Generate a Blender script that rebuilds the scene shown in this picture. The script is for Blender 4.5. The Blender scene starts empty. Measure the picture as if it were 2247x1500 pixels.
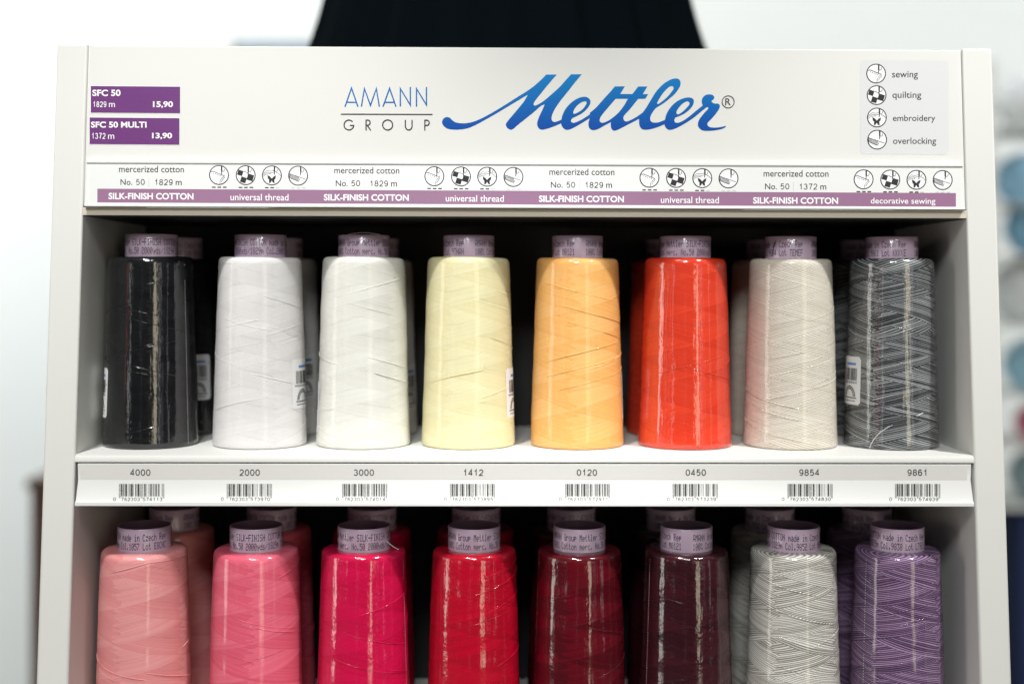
import bpy, bmesh, math, random
from mathutils import Vector, Matrix
random.seed(7)
SC = bpy.context.scene
COL = SC.collection
S = 0.00027                       # one working unit = 0.27 mm
D = 2750.0                        # camera distance in units
YAW, ROLL, HOR, CX = 0.01343, 0.00299, 619.5, -69.25
SL = 0.084                        # lean of the cabinet front

# ------------------------------------------------------------------ camera
cam_d = bpy.data.cameras.new('camera'); cam = bpy.data.objects.new('camera', cam_d); COL.objects.link(cam)
cy_, sy_ = math.cos(YAW), math.sin(YAW); cr_, sr_ = math.cos(ROLL), math.sin(ROLL)
R0 = Vector((cy_, -sy_, 0)); U0 = Vector((0, 0, 1)); FWD = Vector((sy_, cy_, 0))
RIGHT = R0 * cr_ + U0 * sr_; UP = -R0 * sr_ + U0 * cr_
CAMP = Vector((CX, -D, 0))
mw = Matrix((( RIGHT.x, UP.x, -FWD.x, CAMP.x * S), (RIGHT.y, UP.y, -FWD.y, CAMP.y * S), (RIGHT.z, UP.z, -FWD.z, 0), (0, 0, 0, 1)))
cam.matrix_world = mw
cam_d.sensor_width = 36; cam_d.lens = 36 * D / 2247.0
cam_d.shift_y = -(750 - HOR) / 2247.0
cam_d.clip_start = 0.02; cam_d.clip_end = 60
cam_d.dof.use_dof = True; cam_d.dof.focus_distance = (D + 15) * S; cam_d.dof.aperture_fstop = 2.5
SC.camera = cam
SC.view_settings.view_transform = 'Standard'; SC.view_settings.look = 'None'
SC.view_settings.exposure = 0.1; SC.view_settings.gamma = 1.0
SC.view_settings.use_curve_mapping = False
SC.cycles.use_denoising = True
SC.cycles.max_bounces = 8; SC.cycles.sample_clamp_indirect = 6

# ------------------------------------------------------------------ node helper
class NT:
    def __init__(s, tree): s.t = tree
    def n(s, typ, **kw):
        nd = s.t.nodes.new(typ)
        for k, v in kw.items(): setattr(nd, k, v)
        return nd
    def set(s, sock, v):
        if isinstance(v, bpy.types.NodeSocket): s.t.links.new(v, sock)
        else: sock.default_value = v
    def m(s, op, a, b=0.0, c=0.0):
        nd = s.n('ShaderNodeMath', operation=op)
        for i, v in enumerate((a, b, c)): s.set(nd.inputs[i], v)
        return nd.outputs[0]
    def mix(s, f, a, b):
        nd = s.n('ShaderNodeMix', data_type='RGBA')
        s.set(nd.inputs[0], f); s.set(nd.inputs[6], a); s.set(nd.inputs[7], b)
        return nd.outputs[2]
    def mixf(s, f, a, b):
        nd = s.n('ShaderNodeMix', data_type='FLOAT')
        s.set(nd.inputs[0], f); s.set(nd.inputs[2], a); s.set(nd.inputs[3], b)
        return nd.outputs[0]
    def xyz(s, a, b, c):
        nd = s.n('ShaderNodeCombineXYZ')
        for i, v in enumerate((a, b, c)): s.set(nd.inputs[i], v)
        return nd.outputs[0]
    def noise(s, vec, scale, detail=2.0, rough=0.5):
        nd = s.n('ShaderNodeTexNoise'); s.set(nd.inputs['Vector'], vec)
        nd.inputs['Scale'].default_value = scale; nd.inputs['Detail'].default_value = detail; nd.inputs['Roughness'].default_value = rough
        return nd.outputs[0]
    def bump(s, h, strength, dist, normal=None):
        nd = s.n('ShaderNodeBump'); s.set(nd.inputs['Height'], h)
        nd.inputs['Strength'].default_value = strength; nd.inputs['Distance'].default_value = dist
        if normal is not None: s.set(nd.inputs['Normal'], normal)
        return nd.outputs[0]

# ------------------------------------------------------------------ shop light (procedural surroundings + lamps)
world = bpy.data.worlds.new('World'); SC.world = world; world.use_nodes = True
wt = world.node_tree; W = NT(wt)
bg = wt.nodes['Background']
tc = W.n('ShaderNodeTexCoord'); sp = W.n('ShaderNodeSeparateXYZ'); wt.links.new(tc.outputs['Generated'], sp.inputs[0])
az = W.m('ARCTAN2', sp.outputs[0], W.m('MULTIPLY', sp.outputs[1], -1.0))     # 0 = straight behind the camera, + = to the right
AMB = 0.018
amb = W.mixf(W.m('MULTIPLY_ADD', sp.outputs[2], 0.5, 0.5), AMB * 0.5, AMB * 1.2)
tot = W.mix(0.0, (0, 0, 0, 1), (0, 0, 0, 1))
acc = W.xyz(W.m('MULTIPLY', amb, 0.97), amb, W.m('MULTIPLY', amb, 1.0))
BANDS = [  # azimuth deg, half width, elevation lo, hi, strength, colour : windows, lamps and bright racks opposite the display
    (-76, 8.0, -18, 18, 10.5, (1.0, 0.95, 0.88)), (-60, 1.2, -20, 20, 5.5, (1.0, 0.86, 0.6)), (-50, 1.6, -20, 20, 5.5, (1.0, 0.3, 0.28)), (-40, 2.0, -20, 20, 6.0, (0.95, 1.0, 1.0)),
    (-10, 1.0, -30, 10, 1.6, (0.8, 0.9, 1.0)), (24, 6.5, -18, 18, 9.0, (1.0, 0.90, 0.68)), (36, 1.4, -20, 20, 7.0, (1.0, 0.98, 0.95)), (41, 0.8, -30, 20, 3.0, (0.75, 0.8, 1.0)),
    (58, 2.4, -30, 24, 3.0, (0.95, 0.98, 1.0)), (98, 3, -25, 20, 1.5, (1, 1, 1)), (-104, 3, -25, 20, 1.5, (1, 1, 1))]
for a, hw, lo, hi, st, c in BANDS:
    d_ = W.m('ABSOLUTE', W.m('SUBTRACT', az, math.radians(a)))
    f = W.m('SUBTRACT', 1.0, W.m('SMOOTH_MIN', W.m('DIVIDE', d_, math.radians(hw * 0.8)), 1.0, 0.1))
    f = W.m('MINIMUM', W.m('MULTIPLY', f, 2.2), 1.0)
    f = W.m('MAXIMUM', f, 0.0)
    big = st > 8; lo *= .75 if big else .4; hi *= .85 if big else .5
    f = W.m('MULTIPLY', f, W.m('GREATER_THAN', sp.outputs[2], math.sin(math.radians(lo))))
    f = W.m('MULTIPLY', f, W.m('LESS_THAN', sp.outputs[2], math.sin(math.radians(hi))))
    v = W.n('ShaderNodeVectorMath', operation='SCALE'); v.inputs[0].default_value = c
    W.set(v.inputs['Scale'], W.m('MULTIPLY', f, st * 0.42))
    ad = W.n('ShaderNodeVectorMath', operation='ADD'); W.set(ad.inputs[0], acc); W.set(ad.inputs[1], v.outputs[0])
    acc = ad.outputs[0]
wt.links.new(acc, bg.inputs['Color']); bg.inputs['Strength'].default_value = 1.0

def lamp(name, loc, target, size, watts, color=(1, 1, 1), sy=None):
    l = bpy.data.lights.new(name, 'AREA'); l.energy = watts; l.color = color
    if sy: l.shape = 'RECTANGLE'; l.size = size; l.size_y = sy
    else: l.shape = 'DISK'; l.size = size
    o = bpy.data.objects.new(name, l); COL.objects.link(o); o.location = loc
    o.rotation_euler = (Vector(target) - Vector(loc)).to_track_quat('-Z', 'Y').to_euler()
    return o
def spot(name, loc, target, watts, deg, color, blend=0.8, rad=0.035):
    l = bpy.data.lights.new(name, 'SPOT'); l.energy = watts; l.color = color; l.spot_size = math.radians(deg); l.spot_blend = blend; l.shadow_soft_size = rad
    o = bpy.data.objects.new(name, l); COL.objects.link(o); o.location = loc
    o.rotation_euler = (Vector(target) - Vector(loc)).to_track_quat('-Z', 'Y').to_euler(); return o
spot('track_spot', (-0.36, -0.74, 1.15), (-0.16, 0, -0.22), 70, 29, (1.0, 0.99, 0.965))
spot('track_spot', (0.78, -0.62, 1.15), (0.19, 0, -0.22), 88, 29, (1.0, 0.99, 0.965))
lamp('fill_panel', (-0.10, -1.34, 0.90), (0, 0, -0.08), 0.36, 13.0, (0.97, 1.0, 0.99))  # soft fill added from the front for the collars and header
lamp('ceiling_lamp', (0.0, 1.2, 1.9), (0, 2.6, 0.2), 1.2, 22, (0.97, 1.0, 1.0))
lamp('background_fill', (2.2, 0.7, 1.0), (2.0, 2.2, 0.1), 0.8, 26, (0.95, 1.0, 1.0))  # unseen lamp added to brighten the right of the background
lamp('background_fill', (-1.9, 1.0, 0.9), (-1.0, 2.6, 0.1), 0.9, 33, (0.95, 1.0, 1.0))  # unseen lamp added to make the wall on the left brighter

# ------------------------------------------------------------------ object helpers
def obj(name, bm, mats, parent=None, smooth=None, bevel=None):
    me = bpy.data.meshes.new(name); bm.normal_update(); bm.to_mesh(me); bm.free()
    return link(name, me, mats, parent, smooth, bevel)
def link(name, me, mats, parent=None, smooth=None, bevel=None):
    if not isinstance(mats, (list, tuple)): mats = [mats]
    if not me.materials:
        for m in mats: me.materials.append(m)
    o = bpy.data.objects.new(name, me); COL.objects.link(o)
    if parent: o.parent = parent
    if smooth:
        for p in me.polygons: p.use_smooth = True
        if smooth < 180:
            me.set_sharp_from_angle(angle=math.radians(smooth))
    if bevel:
        b = o.modifiers.new('bevel', 'BEVEL'); b.width = bevel * S; b.segments = 3; b.limit_method = 'ANGLE'; b.angle_limit = math.radians(50)
        b.harden_normals = False
        for p in me.polygons: p.use_smooth = True
        me.set_sharp_from_angle(angle=math.radians(35))
    return o
def tag(o, label=None, cat=None, group=None, kind=None):
    if label: o['label'] = label
    if cat: o['category'] = cat
    if group: o['group'] = group
    if kind: o['kind'] = kind
    return o
def empty(name, loc=(0, 0, 0), rz=0):
    o = bpy.data.objects.new(name, None); COL.objects.link(o); o.empty_display_size = 0.02
    o.location = Vector(loc) * S; o.rotation_euler = (0, 0, rz); return o
def box(bm, x0, x1, y0, y1, z0, z1):
    v = [bm.verts.new((x * S, y * S, z * S)) for z in (z0, z1) for y in (y0, y1) for x in (x0, x1)]
    for f in ((0, 2, 3, 1), (4, 5, 7, 6), (0, 1, 5, 4), (2, 6, 7, 3), (0, 4, 6, 2), (1, 3, 7, 5)): bm.faces.new([v[i] for i in f])
def prism(bm, prof, x0, x1):
    """profile of (y, z) pairs, counter-clockwise seen from +x side, extruded along x"""
    a = [bm.verts.new((x0 * S, y * S, z * S)) for y, z in prof]; b = [bm.verts.new((x1 * S, y * S, z * S)) for y, z in prof]
    n = len(prof)
    for i in range(n): bm.faces.new((a[i], a[(i + 1) % n], b[(i + 1) % n], b[i]))
    bm.faces.new(a[::-1]); bm.faces.new(b)
    bmesh.ops.recalc_face_normals(bm, faces=bm.faces)
def lathe(bm, prof, seg=96, close=False):
    rings = []
    for r, z in prof:
        rings.append([bm.verts.new((r * S * math.sin(2 * math.pi * i / seg), -r * S * math.cos(2 * math.pi * i / seg), z * S)) for i in range(seg)])
    pairs = list(zip(rings, rings[1:])) + ([(rings[-1], rings[0])] if close else [])
    for a, b in pairs:
        for i in range(seg): bm.faces.new((a[i], a[(i + 1) % seg], b[(i + 1) % seg], b[i]))
    return rings

# ------------------------------------------------------------------ where a point of a flat face lies
PPX = 1123.5 - (-sr_ * (HOR - 750)) * -1; PPY = 750 + cr_ * (HOR - 750)
def at(px, py, a, b=0.0):
    """point (units) where the sight line through a photo pixel meets the face y = a + b*z"""
    d = RIGHT * ((px - PPX) / D) - UP * ((py - PPY) / D) + FWD
    t = (a + b * 0 - CAMP.y) / (d.y - b * d.z)
    return CAMP + d * t
class Face:
    """a flat face y = a + b*z on which print is laid out; .p lifts it towards the viewer"""
    def __init__(s, a, b): s.a, s.b = a, b; s.k = math.sqrt(1 + b * b)
    def p(s, px, py, lift): return at(px, py, s.a - lift * s.k, s.b) * S
def through(y0, z0, y1, z1):
    b = (y1 - y0) / (z1 - z0); return Face(y0 - b * z0, b)

def poly(bm, face, pts, lift, mi=0):
    """filled outline (may be concave), facing the viewer"""
    vs = [bm.verts.new(face.p(x, y, lift)) for x, y in pts]
    es = []
    f = bm.faces.new(vs); f.material_index = mi
    if f.calc_area() and len(vs) > 4:
        r = bmesh.ops.triangulate(bm, faces=[f])
        for g in r['faces']: g.material_index = mi
    return f
def rect(bm, face, x0, y0, x1, y1, lift, mi=0, dy=0.0):
    vs = [bm.verts.new(face.p(x, y, lift)) for x, y in ((x0, y1), (x1, y1 + dy), (x1, y0 + dy), (x0, y0))]
    f = bm.faces.new(vs); f.material_index = mi
def rrect(x0, y0, x1, y1, r, n=6, dy=0):
    out = []
    for cx, cy, a0 in ((x1 - r, y1 - r, 0), (x0 + r, y1 - r, 90), (x0 + r, y0 + r, 180), (x1 - r, y0 + r, 270)):
        for i in range(n + 1):
            a = math.radians(a0 + 90 * i / n); xx = cx + r * math.cos(a)
            out.append((xx, cy + r * math.sin(a) + dy * (xx - x0) / (x1 - x0)))
    return out
def ribbon(bm, face, pts, w, lift, mi=0, closed=False):
    """a pen stroke of width w along pts"""
    n = len(pts); L = []; Rr = []
    for i in range(n):
        p = Vector(pts[i])
        if closed: q0, q1 = Vector(pts[i - 1]), Vector(pts[(i + 1) % n])
        else: q0, q1 = Vector(pts[max(i - 1, 0)]), Vector(pts[min(i + 1, n - 1)])
        d0 = (p - q0); d1 = (q1 - p)
        if d0.length < 1e-6: d0 = d1
        if d1.length < 1e-6: d1 = d0
        d0.normalize(); d1.normalize()
        nn = Vector((-(d0 + d1).y, (d0 + d1).x))
        if nn.length < 1e-4: nn = Vector((-d0.y, d0.x))
        nn.normalize(); c = max(0.3, nn.dot(Vector((-d0.y, d0.x))))
        L.append(p + nn * w / 2 / c); Rr.append(p - nn * w / 2 / c)
    LV = [bm.verts.new(face.p(v.x, v.y, lift)) for v in L]; RV = [bm.verts.new(face.p(v.x, v.y, lift)) for v in Rr]
    for i in range(n if closed else n - 1):
        j = (i + 1) % n
        f = bm.faces.new((LV[i], LV[j], RV[j], RV[i])); f.material_index = mi
def circle(cx, cy, r, n=40): return [(cx + r * math.cos(2 * math.pi * i / n), cy + r * math.sin(2 * math.pi * i / n)) for i in range(n)]
def arc(cx, cy, rx, ry, a0, a1, n=16): return [(cx + rx * math.cos(math.radians(a0 + (a1 - a0) * i / n)), cy - ry * math.sin(math.radians(a0 + (a1 - a0) * i / n))) for i in range(n + 1)]

_tc = {}
def text_shape(s, bold=0.0):
    k = (s, bold)
    if k not in _tc:
        cu = bpy.data.curves.new('t', 'FONT'); cu.body = s; cu.size = 1.0; cu.offset = bold; cu.resolution_u = 4; cu.fill_mode = 'FRONT'
        o = bpy.data.objects.new('t', cu); COL.objects.link(o)
        dg = bpy.context.evaluated_depsgraph_get(); me = o.evaluated_get(dg).to_mesh()
        vs = [(v.co.x, v.co.y) for v in me.vertices]; fs = [tuple(p.vertices) for p in me.polygons]
        o.evaluated_get(dg).to_mesh_clear(); bpy.data.objects.remove(o); bpy.data.curves.remove(cu)
        _tc[k] = (vs, fs)
    return _tc[k]
def text(bm, face, s, x0, y0, x1, y1, lift, mi=0, bold=0.0, dy=0.0):
    """the word s with its ink filling the box x0,y0 (top) .. x1,y1"""
    vs, fs = text_shape(s, bold)
    ax, bx = min(v[0] for v in vs), max(v[0] for v in vs); ay, by = min(v[1] for v in vs), max(v[1] for v in vs)
    out = []
    for x, y in vs:
        u = (x - ax) / (bx - ax); px = x0 + u * (x1 - x0); py = y1 + (y - ay) / (by - ay) * (y0 - y1) + dy * u
        out.append(bm.verts.new(face.p(px, py, lift)))
    for f in fs:
        try: g = bm.faces.new([out[i] for i in f])
        except ValueError: continue
        g.material_index = mi
def spline(pts, n=7):
    """smooth closed outline; a third member 'c' marks a corner"""
    N = len(pts); out = []
    P = [Vector((p[0], p[1])) for p in pts]; C = [len(p) > 2 for p in pts]
    def tan(i):
        return (P[(i + 1) % N] - P[i - 1]) * 0.5
    for i in range(N):
        j = (i + 1) % N; d = P[j] - P[i]
        t0 = d if C[i] else tan(i); t1 = d if C[j] else tan(j)
        if not C[i]: t0 = t0.normalized() * min(t0.length, d.length * 1.3)
        if not C[j]: t1 = t1.normalized() * min(t1.length, d.length * 1.3)
        for k in range(n):
            t = k / n; h00 = 2*t**3 - 3*t*t + 1; h10 = t**3 - 2*t*t + t; h01 = -2*t**3 + 3*t*t; h11 = t**3 - t*t
            q = P[i] * h00 + t0 * h10 + P[j] * h01 + t1 * h11; out.append((q.x, q.y))
    return out
def filled(bm, face, loops, lift, mi=0):
    """outline with holes"""
    es = []
    for lp in loops:
        vs = [bm.verts.new(face.p(x, y, lift)) for x, y in lp]
        es += [bm.edges.new((vs[i], vs[(i + 1) % len(vs)])) for i in range(len(vs))]
    r = bmesh.ops.triangle_fill(bm, use_beauty=True, use_dissolve=False, edges=es)
    for g in r['geom']:
        if isinstance(g, bmesh.types.BMFace):
            g.material_index = mi; g.normal_update()
            if g.normal.y > 0: g.normal_flip()

def _el(cx, cy, rx, ry, a0, a1, n=14): return [(cx + rx * math.cos(math.radians(a0 + (a1 - a0) * k / n)), cy + ry * math.sin(math.radians(a0 + (a1 - a0) * k / n))) for k in range(n + 1)]
DIG = {'0': [_el(.5, .5, .5, .5, 90, 450, 28)], '1': [[(.18, .72), (.42, .8), (.6, 1), (.6, 0)]],
       '2': [_el(.5, .7, .46, .3, 170, -20, 14) + [(.75, .42), (.2, .16), (.04, 0), (.98, 0)]],
       '3': [_el(.46, .75, .40, .25, 160, -80, 12), _el(.46, .27, .48, .27, 85, -165, 14)],
       '4': [[(1.0, .25), (.0, .25), (.72, 1), (.72, 0)]],
       '5': [[(.90, 1), (.20, 1), (.10, .50)] + _el(.46, .33, .50, .33, 118, -140, 16)],
       '6': [[(.9, .85)] + _el(.52, .56, .48, .44, 55, 195, 12) + _el(.5, .31, .46, .31, 185, -170, 20)],
       '7': [[(.02, 1), (.98, 1), (.62, .55), (.38, 0)]],
       '8': [_el(.5, .76, .40, .24, -90, 270, 22), _el(.5, .27, .48, .27, 90, 450, 24)],
       '9': [_el(.5, .69, .46, .31, 5, 365, 20) + _el(.48, .44, .48, .44, 0, -140, 12)]}
def digits(bm, face, s, x0, y0, x1, y1, w, lift, mi=0):
    """numerals as pen strokes, the ink of the first and last one ending at x0 and x1"""
    n = len(s); gap = .20; cw = (x1 - x0) / (n + gap * (n - 1)); k = 0
    for i, ch in enumerate(s):
        for st in DIG[ch]:
            ox = x0 + i * cw * (1 + gap)
            ribbon(bm, face, [(ox + w / 2 + u * (cw - w), y1 - w / 2 - v * (y1 - y0 - w)) for u, v in st], w, lift + .03 * k, mi); k = (k + 1) % 4

# ------------------------------------------------------------------ materials
def pmat(name, col, rough=0.5, metal=0.0, coat=0.0, spec=0.5, coat_rough=0.05):
    m = bpy.data.materials.new(name); m.use_nodes = True; b = m.node_tree.nodes['Principled BSDF']
    b.inputs['Base Color'].default_value = (*col, 1); b.inputs['Roughness'].default_value = rough; b.inputs['Metallic'].default_value = metal
    b.inputs['Coat Weight'].default_value = coat; b.inputs['Coat Roughness'].default_value = coat_rough; b.inputs['Specular IOR Level'].default_value = spec
    return m
def grained(name, col, rough, amount=0.05, scale=900, bump=0.05, coat=0.0, spec=0.5):
    m = pmat(name, col, rough, 0, coat, spec); n = NT(m.node_tree); b = m.node_tree.nodes['Principled BSDF']
    tc = n.n('ShaderNodeTexCoord'); v = n.noise(tc.outputs['Object'], scale, 3.0); w = n.noise(tc.outputs['Object'], 9.0, 3.0)
    f = n.m('ADD', n.m('MULTIPLY', v, 0.5), n.m('MULTIPLY', w, 0.5))
    lo = tuple(c * (1 - amount) for c in col); hi = tuple(min(1, c * (1 + amount)) for c in col)
    n.set(b.inputs['Base Color'], n.mix(f, (*lo, 1), (*hi, 1)))
    n.set(b.inputs['Roughness'], n.m('MULTIPLY_ADD', w, 0.16, rough - 0.08))
    n.set(b.inputs['Normal'], n.bump(v, bump, 0.0006))
    return m
WHITE = grained('white_laminate', (0.665, 0.667, 0.64), 0.55, 0.02, 1500, 0.04)
RAILM = grained('white_plastic', (0.72, 0.727, 0.71), 0.4, 0.02, 300, 0.02)
PAPER = pmat('paper', (0.70, 0.71, 0.70), 0.35)
DARK = grained('shade_board', (0.012, 0.013, 0.014), 0.6, 0.2, 500, 0.05)  # near-black colour stands in for the deep shade inside the cabinet
INK = pmat('black_ink', (0.022, 0.02, 0.022), 0.6, spec=.25)
GREYINK = pmat('grey_ink', (0.52, 0.53, 0.53), 0.5)
VIOLETINK = pmat('dot_print_ink', (0.022, 0.014, 0.045), 0.5)
WHITEINK = pmat('white_ink', (0.82, 0.81, 0.82), 0.4)
PURPLE = grained('purple_print', (0.155, 0.046, 0.19), 0.25, 0.12, 700, 0.12, 0.5)
MAUVE = grained('mauve_print', (0.255, 0.115, 0.22), 0.5, 0.10, 900, 0.05)
STICK = pmat('grey_sticker', (0.63, 0.64, 0.645), 0.4)
def creased(m):
    n = NT(m.node_tree); b = m.node_tree.nodes['Principled BSDF']; tc = n.n('ShaderNodeTexCoord')
    mp = n.n('ShaderNodeMapping'); m.node_tree.links.new(tc.outputs['Object'], mp.inputs[0]); mp.inputs['Scale'].default_value = (45, 45, 130)
    n.set(b.inputs['Coat Normal'], n.bump(n.noise(mp.outputs[0], 1.0, 2.0), 0.5, 0.0025)); b.inputs['Coat Weight'].default_value = 1.0; b.inputs['Coat Roughness'].default_value = 0.12
creased(PURPLE)
BARINK = pmat('barcode_ink', (0.035, 0.033, 0.034), 0.6, spec=.25)
BLUELAB = pmat('label_blue', (0.1, 0.25, 0.6), 0.4)
BLUE = pmat('logo_blue', (0.01, 0.12, 0.5), 0.5, spec=.3)
def blue_nodes():
    m = BLUE; n = NT(m.node_tree); b = m.node_tree.nodes['Principled BSDF']
    tc = n.n('ShaderNodeTexCoord'); s = n.n('ShaderNodeSeparateXYZ'); m.node_tree.links.new(tc.outputs['Object'], s.inputs[0])
    v = n.noise(tc.outputs['Object'], 1500, 2.0)
    f = n.m('ADD', n.m('DIVIDE', n.m('SUBTRACT', s.outputs[2], (1100 + 345) * S), 120 * S), n.m('MULTIPLY', n.m('SUBTRACT', v, 0.5), 0.5))
    n.set(b.inputs['Base Color'], n.mix(n.m('MINIMUM', n.m('MAXIMUM', f, 0.0), 1.0), (0.001, 0.066, 0.34, 1), (0.001, 0.19, 0.50, 1)))
    n.set(b.inputs['Normal'], n.bump(v, 0.25, 0.0003)); b.inputs['Specular IOR Level'].default_value = 0.12
blue_nodes()

def film(n, b, theta, z, amount, seed, crinkle=1.0):
    """clear shrink film over a part: a coat with upright creases"""
    co = n.xyz(n.m('MULTIPLY', theta, 34.0), seed, n.m('MULTIPLY', z, 9.0))
    co2 = n.xyz(n.m('MULTIPLY', theta, 60.0), seed + 5.0, n.m('MULTIPLY', z, 330.0))
    co3 = n.xyz(n.m('MULTIPLY', theta, 9.0), seed + 9.0, n.m('MULTIPLY', z, 60.0))
    patchy = n.m('MULTIPLY', n.m('MAXIMUM', n.m('SUBTRACT', n.noise(co3, 1.0, 1.0), 0.45), 0.0), 4.0)
    h = n.m('ADD', n.m('MULTIPLY', n.noise(co, 1.0, 2.0, 0.5), 0.30 + 0.22 * (crinkle - 1)), n.m('MULTIPLY', n.m('MULTIPLY', n.noise(co2, 1.0, 2.0), n.m('ADD', patchy, 0.5 * (crinkle - 1))), 0.17 * crinkle))
    h = n.m('ADD', h, n.m('MULTIPLY', n.noise(co3, 1.0, 1.0), 0.36))
    n.set(b.inputs['Coat Normal'], n.bump(h, 0.5, 0.001))
    b.inputs['Coat Weight'].default_value = amount; b.inputs['Coat Roughness'].default_value = 0.115; b.inputs['Coat IOR'].default_value = 1.7

def thread_mat(name, ca, cb, multi, seed, coat=0.9, N=30, P=75.0):
    m = pmat(name, ca, 0.55); t = m.node_tree; n = NT(t); b = t.nodes['Principled BSDF']
    tc = n.n('ShaderNodeTexCoord'); s = n.n('ShaderNodeSeparateXYZ'); t.links.new(tc.outputs['Object'], s.inputs[0])
    x, y, z = s.outputs
    th = n.m('DIVIDE', n.m('ARCTAN2', x, n.m('MULTIPLY', y, -1.0)), 2 * math.pi)
    wob = n.noise(n.xyz(0.0, seed, n.m('MULTIPLY', z, 40.0)), 1.0, 2.0)
    zz = n.m('ADD', n.m('DIVIDE', z, P * S), n.m('MULTIPLY', wob, 0.5))
    th2 = n.m('MULTIPLY', th, 2.0)
    pa = n.m('ADD', n.m('ADD', zz, th2), 20.0); pb = n.m('ADD', n.m('SUBTRACT', zz, th2), 20.0)
    a = n.m('FRACT', pa); bb = n.m('FRACT', n.m('ADD', pb, 0.13))
    jit = n.m('MULTIPLY', n.m('SUBTRACT', n.noise(n.xyz(n.m('MULTIPLY', th, 3.0), seed + 3.0, n.m('MULTIPLY', z, 420.0)), 1.0, 2.0), 0.5), 0.62)
    top = n.m('LESS_THAN', n.m('ADD', a, jit), bb)
    qa = n.m('MULTIPLY', pa, float(N)); qb = n.m('MULTIPLY', pb, float(N))
    q = n.mixf(top, qb, qa)
    fr = n.m('FRACT', q); idx = n.m('FLOOR', q)
    wn = n.n('ShaderNodeTexWhiteNoise', noise_dimensions='2D')
    n.set(wn.inputs['Vector'], n.xyz(idx, n.m('ADD', top, seed), 0.0)); rnd = wn.outputs[0]
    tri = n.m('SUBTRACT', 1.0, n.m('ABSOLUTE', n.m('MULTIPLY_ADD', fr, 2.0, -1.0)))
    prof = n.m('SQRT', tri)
    if multi:
        along = n.noise(n.xyz(n.m('MULTIPLY_ADD', th, 3.0, n.m('MULTIPLY', rnd, 40.0)), n.m('MULTIPLY', idx, 0.11), seed), 1.0, 2.0)
        f = n.m('MULTIPLY_ADD', along, 0.75, (-0.10 if multi < 1 else (0.54 if seed == 8.0 else 0.34) if multi > 1 else 0.10))
        f = n.m('ADD', f, n.m('MULTIPLY', n.m('SUBTRACT', rnd, 0.5), 0.8 * multi))
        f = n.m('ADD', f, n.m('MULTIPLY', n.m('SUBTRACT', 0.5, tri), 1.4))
    else:
        f = n.m('MULTIPLY_ADD', rnd, 0.45, n.m('MULTIPLY', n.m('SUBTRACT', top, 0.5), 0.42))  # tone step per winding direction paints their differing sheen into the colour
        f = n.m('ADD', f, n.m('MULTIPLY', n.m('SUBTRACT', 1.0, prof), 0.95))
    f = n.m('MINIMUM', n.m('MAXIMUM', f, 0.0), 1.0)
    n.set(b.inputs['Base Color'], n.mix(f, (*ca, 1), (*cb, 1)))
    edge = n.mixf(top, bb, a)
    fuzz = n.noise(tc.outputs['Object'], 1800, 2.0)
    h = n.m('ADD', n.m('MULTIPLY', prof, 0.20 if not multi else 0.35), n.m('MULTIPLY', edge, 0.9))
    h = n.m('ADD', h, n.m('MULTIPLY', fuzz, 0.15))
    ridge = n.m('LESS_THAN', n.m('ABSOLUTE', n.m('SUBTRACT', edge, 0.5)), 0.022)
    h = n.m('ADD', h, n.m('MULTIPLY', ridge, 0.5))
    n.set(b.inputs['Normal'], n.bump(h, 0.8, 0.0007))
    n.set(b.inputs['Roughness'], n.mixf(top, 0.42, 0.55))
    tg = n.n('ShaderNodeTangent', direction_type='RADIAL', axis='Z'); t.links.new(tg.outputs[0], b.inputs['Tangent'])
    b.inputs['Anisotropic'].default_value = 0.8
    n.set(b.inputs['Anisotropic Rotation'], n.mixf(top, -0.035, 0.035))
    b.inputs['Specular Tint'].default_value = (*[min(1, 0.15 + 1.0 * q) for q in ca], 1)
    film(n, b, th, z, coat, seed, 1.8 if coat >= 1.0 else 1.0)
    return m
def collar_mat():
    m = pmat('lilac_plastic', (0.55, 0.41, 0.54), 0.4); t = m.node_tree; n = NT(t); b = t.nodes['Principled BSDF']
    tc = n.n('ShaderNodeTexCoord'); s = n.n('ShaderNodeSeparateXYZ'); t.links.new(tc.outputs['Object'], s.inputs[0])
    th = n.m('DIVIDE', n.m('ARCTAN2', s.outputs[0], n.m('MULTIPLY', s.outputs[1], -1.0)), 2 * math.pi)
    oi = n.n('ShaderNodeObjectInfo')
    co = n.xyz(n.m('MULTIPLY', th, 26.0), n.m('MULTIPLY', oi.outputs['Random'], 50.0), n.m('MULTIPLY', s.outputs[2], 90.0))
    h = n.noise(co, 1.0, 3.0, 0.6)
    n.set(b.inputs['Coat Normal'], n.bump(h, 0.6, 0.0011)); b.inputs['Coat Weight'].default_value = 0.75; b.inputs['Coat Roughness'].default_value = 0.06
    return m
LILAC = collar_mat()

# ------------------------------------------------------------------ the display cabinet
WI, WO, ZT, ZB = 975.0, 1043.0, 524.0, -1100.0
YB = 520.0
cab = tag(empty('display_cabinet', (0, 0, ZB)), 'white sloping shop display cabinet holding two rows of thread cones under a blue lettered header', 'display cabinet')
OFF = Vector((0, 0, -ZB * S))
def part(name, bm, mats, parent=None, **kw):
    """a part of the cabinet, built in place: its vertices are shifted into the cabinet's own space"""
    bmesh.ops.translate(bm, verts=bm.verts, vec=OFF)
    o = obj(name, bm, mats, cab, **kw)
    if parent: o.parent = parent
    return o
def fy(z, off=0.0): return SL * z + off
for s_ in (-1, 1):
    bm = bmesh.new(); zt = ZT + (2 if s_ < 0 else 3)
    prism(bm, [(fy(ZB), ZB), (YB, ZB), (YB, zt), (fy(zt), zt)], *sorted((s_ * WI, s_ * WO)))
    part('side_panel', bm, WHITE, bevel=5)
HOFF = 5.0
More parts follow.
